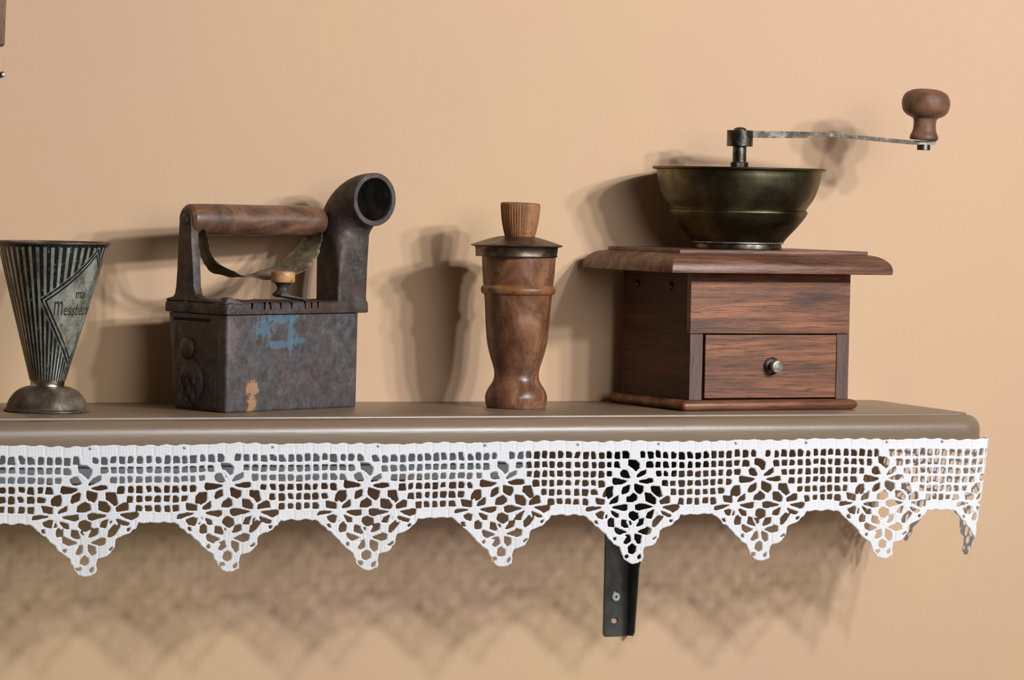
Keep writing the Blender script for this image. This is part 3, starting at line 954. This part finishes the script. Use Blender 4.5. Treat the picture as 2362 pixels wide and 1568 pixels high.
# heel door
dv = link('heel_door', prism(rrect(-.0300, .0420, .0030, .0840, .004, 4), 'x', -.0012, .0010, .0005, 1), IRON, ir, 40)
link('air_slot', box(-.0016, .0, -.0185, .0435, .0850, .0880), DARK, ir)
link('latch_knob', oriented_lathe([(.0105, 0), (.0110, .0012), (.0098, .0038), (.0066, .0060), (.0030, .0070), (0, .0072)], (-.0010, .0180, .0590), (-1, 0, 0), 28), IRON, dv, 70)
# cast relief: fluted oval with a raised border
gu, gv = 56, 84
vs, fs = [], []
for j in range(gv + 1):
    for i in range(gu + 1):
        p_, q_ = i / gu * 2 - 1, j / gv * 2 - 1
        yv, zv = .0110 + p_ * .0195 * (1 - .22 * q_ * q_), .0262 + q_ * .0235
        rr = math.hypot(p_, q_ * .98)
        hh = .0075 * max(0, 1 - rr ** 4) ** .5
        hh *= .70 + (.13 * math.sin(p_ * 21 + 3 * q_) + .12 * math.sin(p_ * 9 - 7 * q_ + 1)) * (1 if q_ < .15 else .35)
        hh += .0022 * math.exp(-((p_ * 2.2) ** 2 + ((q_ - .45) * 4) ** 2)) + .0014 * math.exp(-(((abs(p_) - .55) * 5) ** 2 + ((q_ - .30) * 5) ** 2)) - .0016 * math.exp(-(((q_ - .12) * 9) ** 2 + (p_ * 1.6) ** 2))
        vs.append((-.0011 - (hh if rr < 1 else -.0006), yv, zv))
for j in range(gv):
    for i in range(gu):
        a_ = j * (gu + 1) + i
        fs.append((a_, a_ + 1, a_ + gu + 2, a_ + gu + 1))
link('cast_relief', mesh(vs, fs), IRON, dv, 179)
# rear post
zc, vc = .1818, .0225
left = [(.0560, .1040), (.0520, .1058), (.0420, .1075), (.0385, .1105), (.0366, .1180), (.0352, .1340), (.0340, .1600), (.0328, .1760)]
topc = [(vc + .0102 * math.cos(a_), zc + .0102 * math.sin(a_)) for a_ in np.linspace(.15, math.pi - .15, 10)]
right = [(.0122, .1760), (.0112, .1600), (.0075, .1340), (.0060, .1180), (.0030, .1105), (-.0040, .1075), (-.0200, .1058), (-.0300, .1040)]
link('handle_post', prism(left + topc + right, 'x', -.0042, .0048, .0012, 2), IRON, ir, 40)
link('post_bolt', oriented_lathe([(.0056, 0), (.0054, .0012), (.0040, .0022), (0, .0026)], (-.0040, vc, zc), (-1, 0, 0), 20), IRON, ir, 60)
hp = [(.0040, -.0040), (.0105, -.0034), (.0138, -.0008), (.0150, .0040), (.0152, .03), (.0150, .08), (.0151, .125), (.0149, .1450), (.0138, .1515), (.0108, .1560), (.0060, .1575)]
link('wooden_handle', oriented_lathe([tuple(p) for p in spline(hp, 4)], (0, vc, zc), (1, 0, 0), 64), HANDLEWOOD, ir, 60)
# heat shield: a bent strip, its room-side edge and its wall-side edge given as (u, z)
near = spline([(.0075, .1720), (.0104, .1643), (.0135, .1520), (.0201, .1427), (.0378, .1342), (.0519, .1295), (.0721, .1262), (.0923, .1262), (.1171, .1317), (.1297, .1384), (.1394, .1503), (.1425, .1600), (.1440, .1700)], 6)
far = spline([(.0100, .1760), (.0150, .1600), (.0200, .1440), (.0280, .1334), (.0430, .1290), (.0585, .1272), (.0792, .1305), (.0950, .1350), (.1090, .1400), (.1166, .1440), (.1288, .1550), (.1400, .1656), (.1490, .1760)], 6)
vs, fs = [], []
nu, nw = len(near), 7
for side in (0, 1):
    for i in range(nu):
        for j in range(nw):
            t_ = j / (nw - 1)
            u, z = near[i][0] * (1 - t_) + far[i][0] * t_, near[i][1] * (1 - t_) + far[i][1] * t_
            edge = .0005 * math.sin(i * 1.9) + .0004 * math.sin(i * .7) if j in (0, nw - 1) else 0
            vs.append((u + (.0006 if side else 0), .0050 + .0235 * t_ + edge, z + .0003 * math.sin(i * .8 + j * 1.3) - (.0009 if side else 0)))
nr = nu * nw
for side in (0, 1):
    for i in range(nu - 1):
        for j in range(nw - 1):
            a_ = side * nr + i * nw + j
            fs.append((a_, a_ + 1, a_ + nw + 1, a_ + nw))
for i in range(nu - 1):
    for j in (0, nw - 1):
        a_ = i * nw + j
        fs.append((a_, a_ + nw, nr + a_ + nw, nr + a_))
link('heat_shield', mesh(vs, fs), STRAP, ir, 60)
# spool-shaped latch knob
kc = Matrix.Translation((.0868, -.0120, 0))
lk = link('latch_spool', xf(lathe([(.0070, .1085), (.0088, .1092), (.0090, .1112), (.0082, .1130), (.0062, .1150), (.0056, .1172), (.0060, .1195), (.0078, .1216), (.0095, .1226)], 40), kc), IRON, ir, 60)
link('wooden_cap', xf(lathe([(.0090, .1224), (.0110, .1228), (.0117, .1240), (.0117, .1318), (.0112, .1328), (.0080, .1336), (0, .1338)], 40), kc), m_blotch_wood('pale_cap_wood', [lin(128, 86, 52), lin(186, 134, 88), lin(214, 166, 116)], .45, 50), lk, 50)
lp = prism([(-.0125, -.0075), (.004, -.0095), (.016, -.0085), (.0225, -.002), (.0225, .004), (.014, .0085), (-.004, .0095), (-.0125, .0075)], 'z', 0, .0024, .0006, 2)
link('latch_plate', xf(lp, Matrix.Translation((.0905, -.0140, .1080)) @ Matrix.Rotation(math.radians(9), 4, 'Y')), IRON, lk, 40)
# chimney: boxy foot growing into a round elbow that opens sideways


def sup(cu, cv, cz, hu, hw, ex, phi, n=56, sh=0.0):
    out = []
    for i in range(n):
        a_ = 2 * math.pi * i / n
        c_, s_ = math.cos(a_), math.sin(a_)
        pu = math.copysign(abs(c_) ** (2 / ex), c_) * hu
        pw = math.copysign(abs(s_) ** (2 / ex), s_) * hw
        out.append((cu + pu, cv + pw * math.cos(phi) + sh * pu, cz + pw * math.sin(phi)))
    return out


rings = [sup(.1718, .0092, .1000, .0212, .0198, 12, 0, sh=.227), sup(.1718, .0094, .112, .0211, .0198, 12, 0, sh=.227), sup(.1730, .0106, .132, .0212, .0204, 9, 0, sh=.20), sup(.1748, .0128, .150, .0216, .0218, 5.5, 0, sh=.15), sup(.1770, .0152, .164, .0223, .0234, 3.6, 0, sh=.08)]
pv, pz, rho = -.0185, .1690, .0358
for i in range(13):
    ph = math.radians(7.5 * i)
    t_ = i / 12
    rings.append(sup(.1786 + .0092 * t_, pv + rho * math.cos(ph), pz + (rho - .0006 * t_) * math.sin(ph), .0230 + .0028 * t_, .0246 + .0014 * t_, 2.8 - .8 * t_, ph, sh=.04 * (1 - t_)))
cv_end = -.0215
rings.append(sup(.1880, cv_end + .0006, .2043, .0259, .0261, 2, math.pi / 2))
rings.append(sup(.1880, cv_end, .2043, .0254, .0256, 2, math.pi / 2))
rings.append(sup(.1880, cv_end, .2043, .0211, .0213, 2, math.pi / 2))
rings.append(sup(.1880, cv_end + .0010, .2043, .0205, .0207, 2, math.pi / 2))
rings.append(sup(.1876, -.012, .2043, .0203, .0205, 2, math.pi / 2))
rings.append(sup(.1860, .004, .2030, .0200, .0200, 2, math.radians(80)))
rings.append(sup(.1820, .012, .1850, .0180, .0170, 2, math.radians(25)))
rings.append(sup(.1790, .010, .1650, .0170, .0160, 2, 0))
link('chimney', loft(rings), IRON, ir, 50)
link('painted_hollow', oriented_lathe([(.0206, .0), (.0204, -.012), (.0198, -.022), (.0170, -.034), (.0, -.038)], (.1880, cv_end - .0004 + .0030, .2043), (0, -1, 0), 48), HOLLOW_BLACK, ir, 60)  # dark plug inside the mouth; its colour stands in for the unlit depth

# ------------------------------------------------------------------ tin measuring cup
cup = thing('measuring_cup', 'conical tin measuring cup with black stripes and printed panel, left end of shelf', 'measuring cup', (-.4354, .0900, 0))
fp = [(.0385, 0), (.0402, .0004), (.0405, .0012), (.0400, .0022), (.0386, .0030), (.0379, .0050), (.0366, .0090), (.0342, .0133), (.0312, .0170), (.0278, .0199), (.0225, .0226), (.0165, .0240)]
link('domed_foot', lathe([tuple(p) for p in spline(fp, 3)], 96), CUPTIN, cup, 60)
SH = (.027, 0, .027)
link('collar', lathe([(.0160, .0236), (.0158, .0242), (.0160, .0285), (.0168, .0302)], 80, (0, 0), SH), m_metal('bright_tin', [lin(120, 112, 96), lin(160, 154, 136), lin(196, 192, 176)], .3, 1.0, 60, .1), cup, 50)
z0c, z1c, r0c, r1c = .0296, .1578, .0169, .0522
na, nz = 900, 260
az = np.linspace(0, 2 * np.pi, na, endpoint=False)
zs = np.linspace(z0c, z1c, nz)
A, Zg = np.meshgrid(az, zs, indexing='ij')
Rr = r0c + (r1c - r0c) * (Zg - z0c) / (z1c - z0c)
co = np.stack([Rr * np.cos(A) + SH[0] * (Zg - SH[2]), Rr * np.sin(A), Zg], -1).reshape(-1, 3)
VIEW0 = math.radians(254.3)
al = np.degrees((A - VIEW0 + np.pi) % (2 * np.pi) - np.pi)          # printed design: degrees round the cup
KITE = [(-15, .1063), (55, .1540), (125, .1063), (57, .0440)]


SB = (r1c - r0c) / math.hypot(r1c - r0c, z1c - z0c)                  # sine of the cone's half angle


def flat(a_deg, z):
    rr = r0c + (r1c - r0c) * (z - z0c) / (z1c - z0c)
    th = np.radians(a_deg - 56) * SB
    return rr / SB * np.sin(th), rr / SB * np.cos(th)


FX, FY = flat(al, Zg)


def edge_d(p, q):
    (ax, ay), (bx, by) = flat(*p), flat(*q)
    ex, ey = bx - ax, by - ay
    return ((FX - ax) * ey - (FY - ay) * ex) / math.hypot(ex, ey)


dk = np.minimum.reduce([edge_d(KITE[i], KITE[(i + 1) % 4]) for i in range(4)])
stripe = ((al / 8.2 + 100.2) % 1.0)
ink = np.clip((stripe - .40) * 22 + .5, 0, 1) * np.clip((.98 - stripe) * 22 + .5, 0, 1)
sm = lambda lo_, hi_: np.clip((dk - lo_) / .0003 + .5, 0, 1) * np.clip((hi_ - dk) / .0003 + .5, 0, 1)
ink = np.where(dk > -.0012, 0, ink)
ink = np.maximum(ink, sm(-.0004, .0018))
ink = np.maximum(ink, sm(.0031, .0050))
ink = np.where((Zg > .1545) & (dk < -.0011), 1, ink)
for zr, hr, a0_, a1_ in ((.0805, .0026, 30, 84), (.0725, .0022, 28, 86), (.0655, .0020, 34, 80)):   # faded small print, no longer readable
    tick = (np.sin(al * 1.9 + zr * 900) * np.sin(al * 3.7 + zr * 300) > .12) & (np.abs(Zg - zr) < hr) & (al > a0_) & (al < a1_)
    ink = np.maximum(ink, .45 * tick)
ia = np.arange(na * nz).reshape(na, nz)
ib2 = np.roll(ia, -1, 0)
fq = np.stack([ia[:, :-1], ib2[:, :-1], ib2[:, 1:], ia[:, 1:]], -1).reshape(-1, 4)
me = bpy.data.meshes.new('m')
me.vertices.add(len(co))
me.vertices.foreach_set('co', co.ravel())
me.loops.add(fq.size)
me.loops.foreach_set('vertex_index', fq.ravel().astype(np.int32))
me.polygons.add(len(fq))
me.polygons.foreach_set('loop_start', np.arange(0, fq.size, 4, dtype=np.int32))
me.update(calc_edges=True)
at = me.attributes.new('ink', 'FLOAT', 'POINT')
at.data.foreach_set('value', ink.reshape(-1).astype(np.float32))
me.polygons.foreach_set('use_smooth', [True] * len(me.polygons))
cone = link('conical_body', me, TINPRINT, cup)
link('inner_wall', lathe([(.0004, .034), (.0150, .034), (r1c - .0012, z1c)], 96, (0, 0), SH), CUPTIN, cup, 60)
link('rolled_rim', lathe([(r1c + .0001 + .0012 * math.cos(a_), z1c + .0006 + .0012 * math.sin(a_)) for a_ in np.linspace(0, 2 * math.pi, 10, endpoint=False)], 96, (0, 0), SH, True), CUPTIN, cup, 179)


def lettering(text, size, a_start, z_base, xs_, name='lettering', bold=.0):
    cu = bpy.data.curves.new('t', 'FONT')
    cu.body = text
    cu.size = size
    cu.offset = bold
    to = bpy.data.objects.new('t', cu)
    COL.objects.link(to)
    dg = bpy.context.evaluated_depsgraph_get()
    tm = bpy.data.meshes.new_from_object(to.evaluated_get(dg))
    bpy.data.objects.remove(to)
    bm = bmesh.new()
    bm.from_mesh(tm)
    bmesh.ops.triangulate(bm, faces=bm.faces)
    bmesh.ops.subdivide_edges(bm, edges=[e for e in bm.edges if e.calc_length() > .0015], cuts=2, use_grid_fill=False)
    for v in bm.verts:
        z = z_base + v.co.y
        r = r0c + (r1c - r0c) * (z - z0c) / (z1c - z0c) + .00012
        rb = r0c + (r1c - r0c) * (z_base - z0c) / (z1c - z0c)
        an = VIEW0 + math.radians(a_start) + v.co.x * xs_ / rb
        v.co = (r * math.cos(an) + SH[0] * (z - SH[2]), r * math.sin(an), z)
    bm.to_mesh(tm)
    bm.free()
    return link(name, tm, INK, cone)


lettering('m', .0290, 4.0, .0915, .40)
lettering('essbecher', .0158, 19.5, .0915, .62)
lettering('mai', .0124, 35, .1075, .74, bold=.00015)

# ------------------------------------------------------------------ left edge: frame and wall pins
fr = thing('picture_frame', 'brown wooden frame edge hanging on the wall at the upper left', 'picture frame', (-.4502, WALL_Y, .3440))
tilt = Matrix.Rotation(math.radians(1.3), 4, 'Y')
link('frame_rail', xf(box(-.0205, .0012, -.0145, -.0003, .0, .30, .003, 3), tilt), FRAMEW, fr, 40)
link('frame_rail', xf(box(-.30, -.0205, -.0145, -.0003, .0, .0215, .003, 3), tilt), FRAMEW, fr, 40)
link('backing', xf(box(-.30, -.0200, -.006, -.0020, .0210, .30), tilt), m_plain('aged_card', lin(196, 180, 150), .8), fr)
PINW = m_plain('white_pin_enamel', lin(236, 236, 232), .25)
PIND = m_plain('dark_pin_collar', lin(44, 42, 46), .4)
for (px_, pz_, nm) in ((-.4486, .3176, 'upper white-headed wall pin left of the shelf items, below the brown frame'), (-.4500, .0514, 'lower white-headed wall pin beside the striped measuring cup')):
    pn = thing('wall_pin', nm, 'pin', (px_, WALL_Y, pz_))
    link('collar', oriented_lathe([(.0012, 0), (.0026, .0008), (.0029, .0030), (.0024, .0046), (.0015, .0050)], (0, -.0002, 0), (0, -1, 0), 24), PIND, pn, 50)
    link('head', oriented_lathe([(.0015, .0046), (.0019, .0056), (.0016, .0068), (.0008, .0074), (0, .0075)], (0, -.0002, 0), (0, -1, 0), 24), PINW, pn, 60)
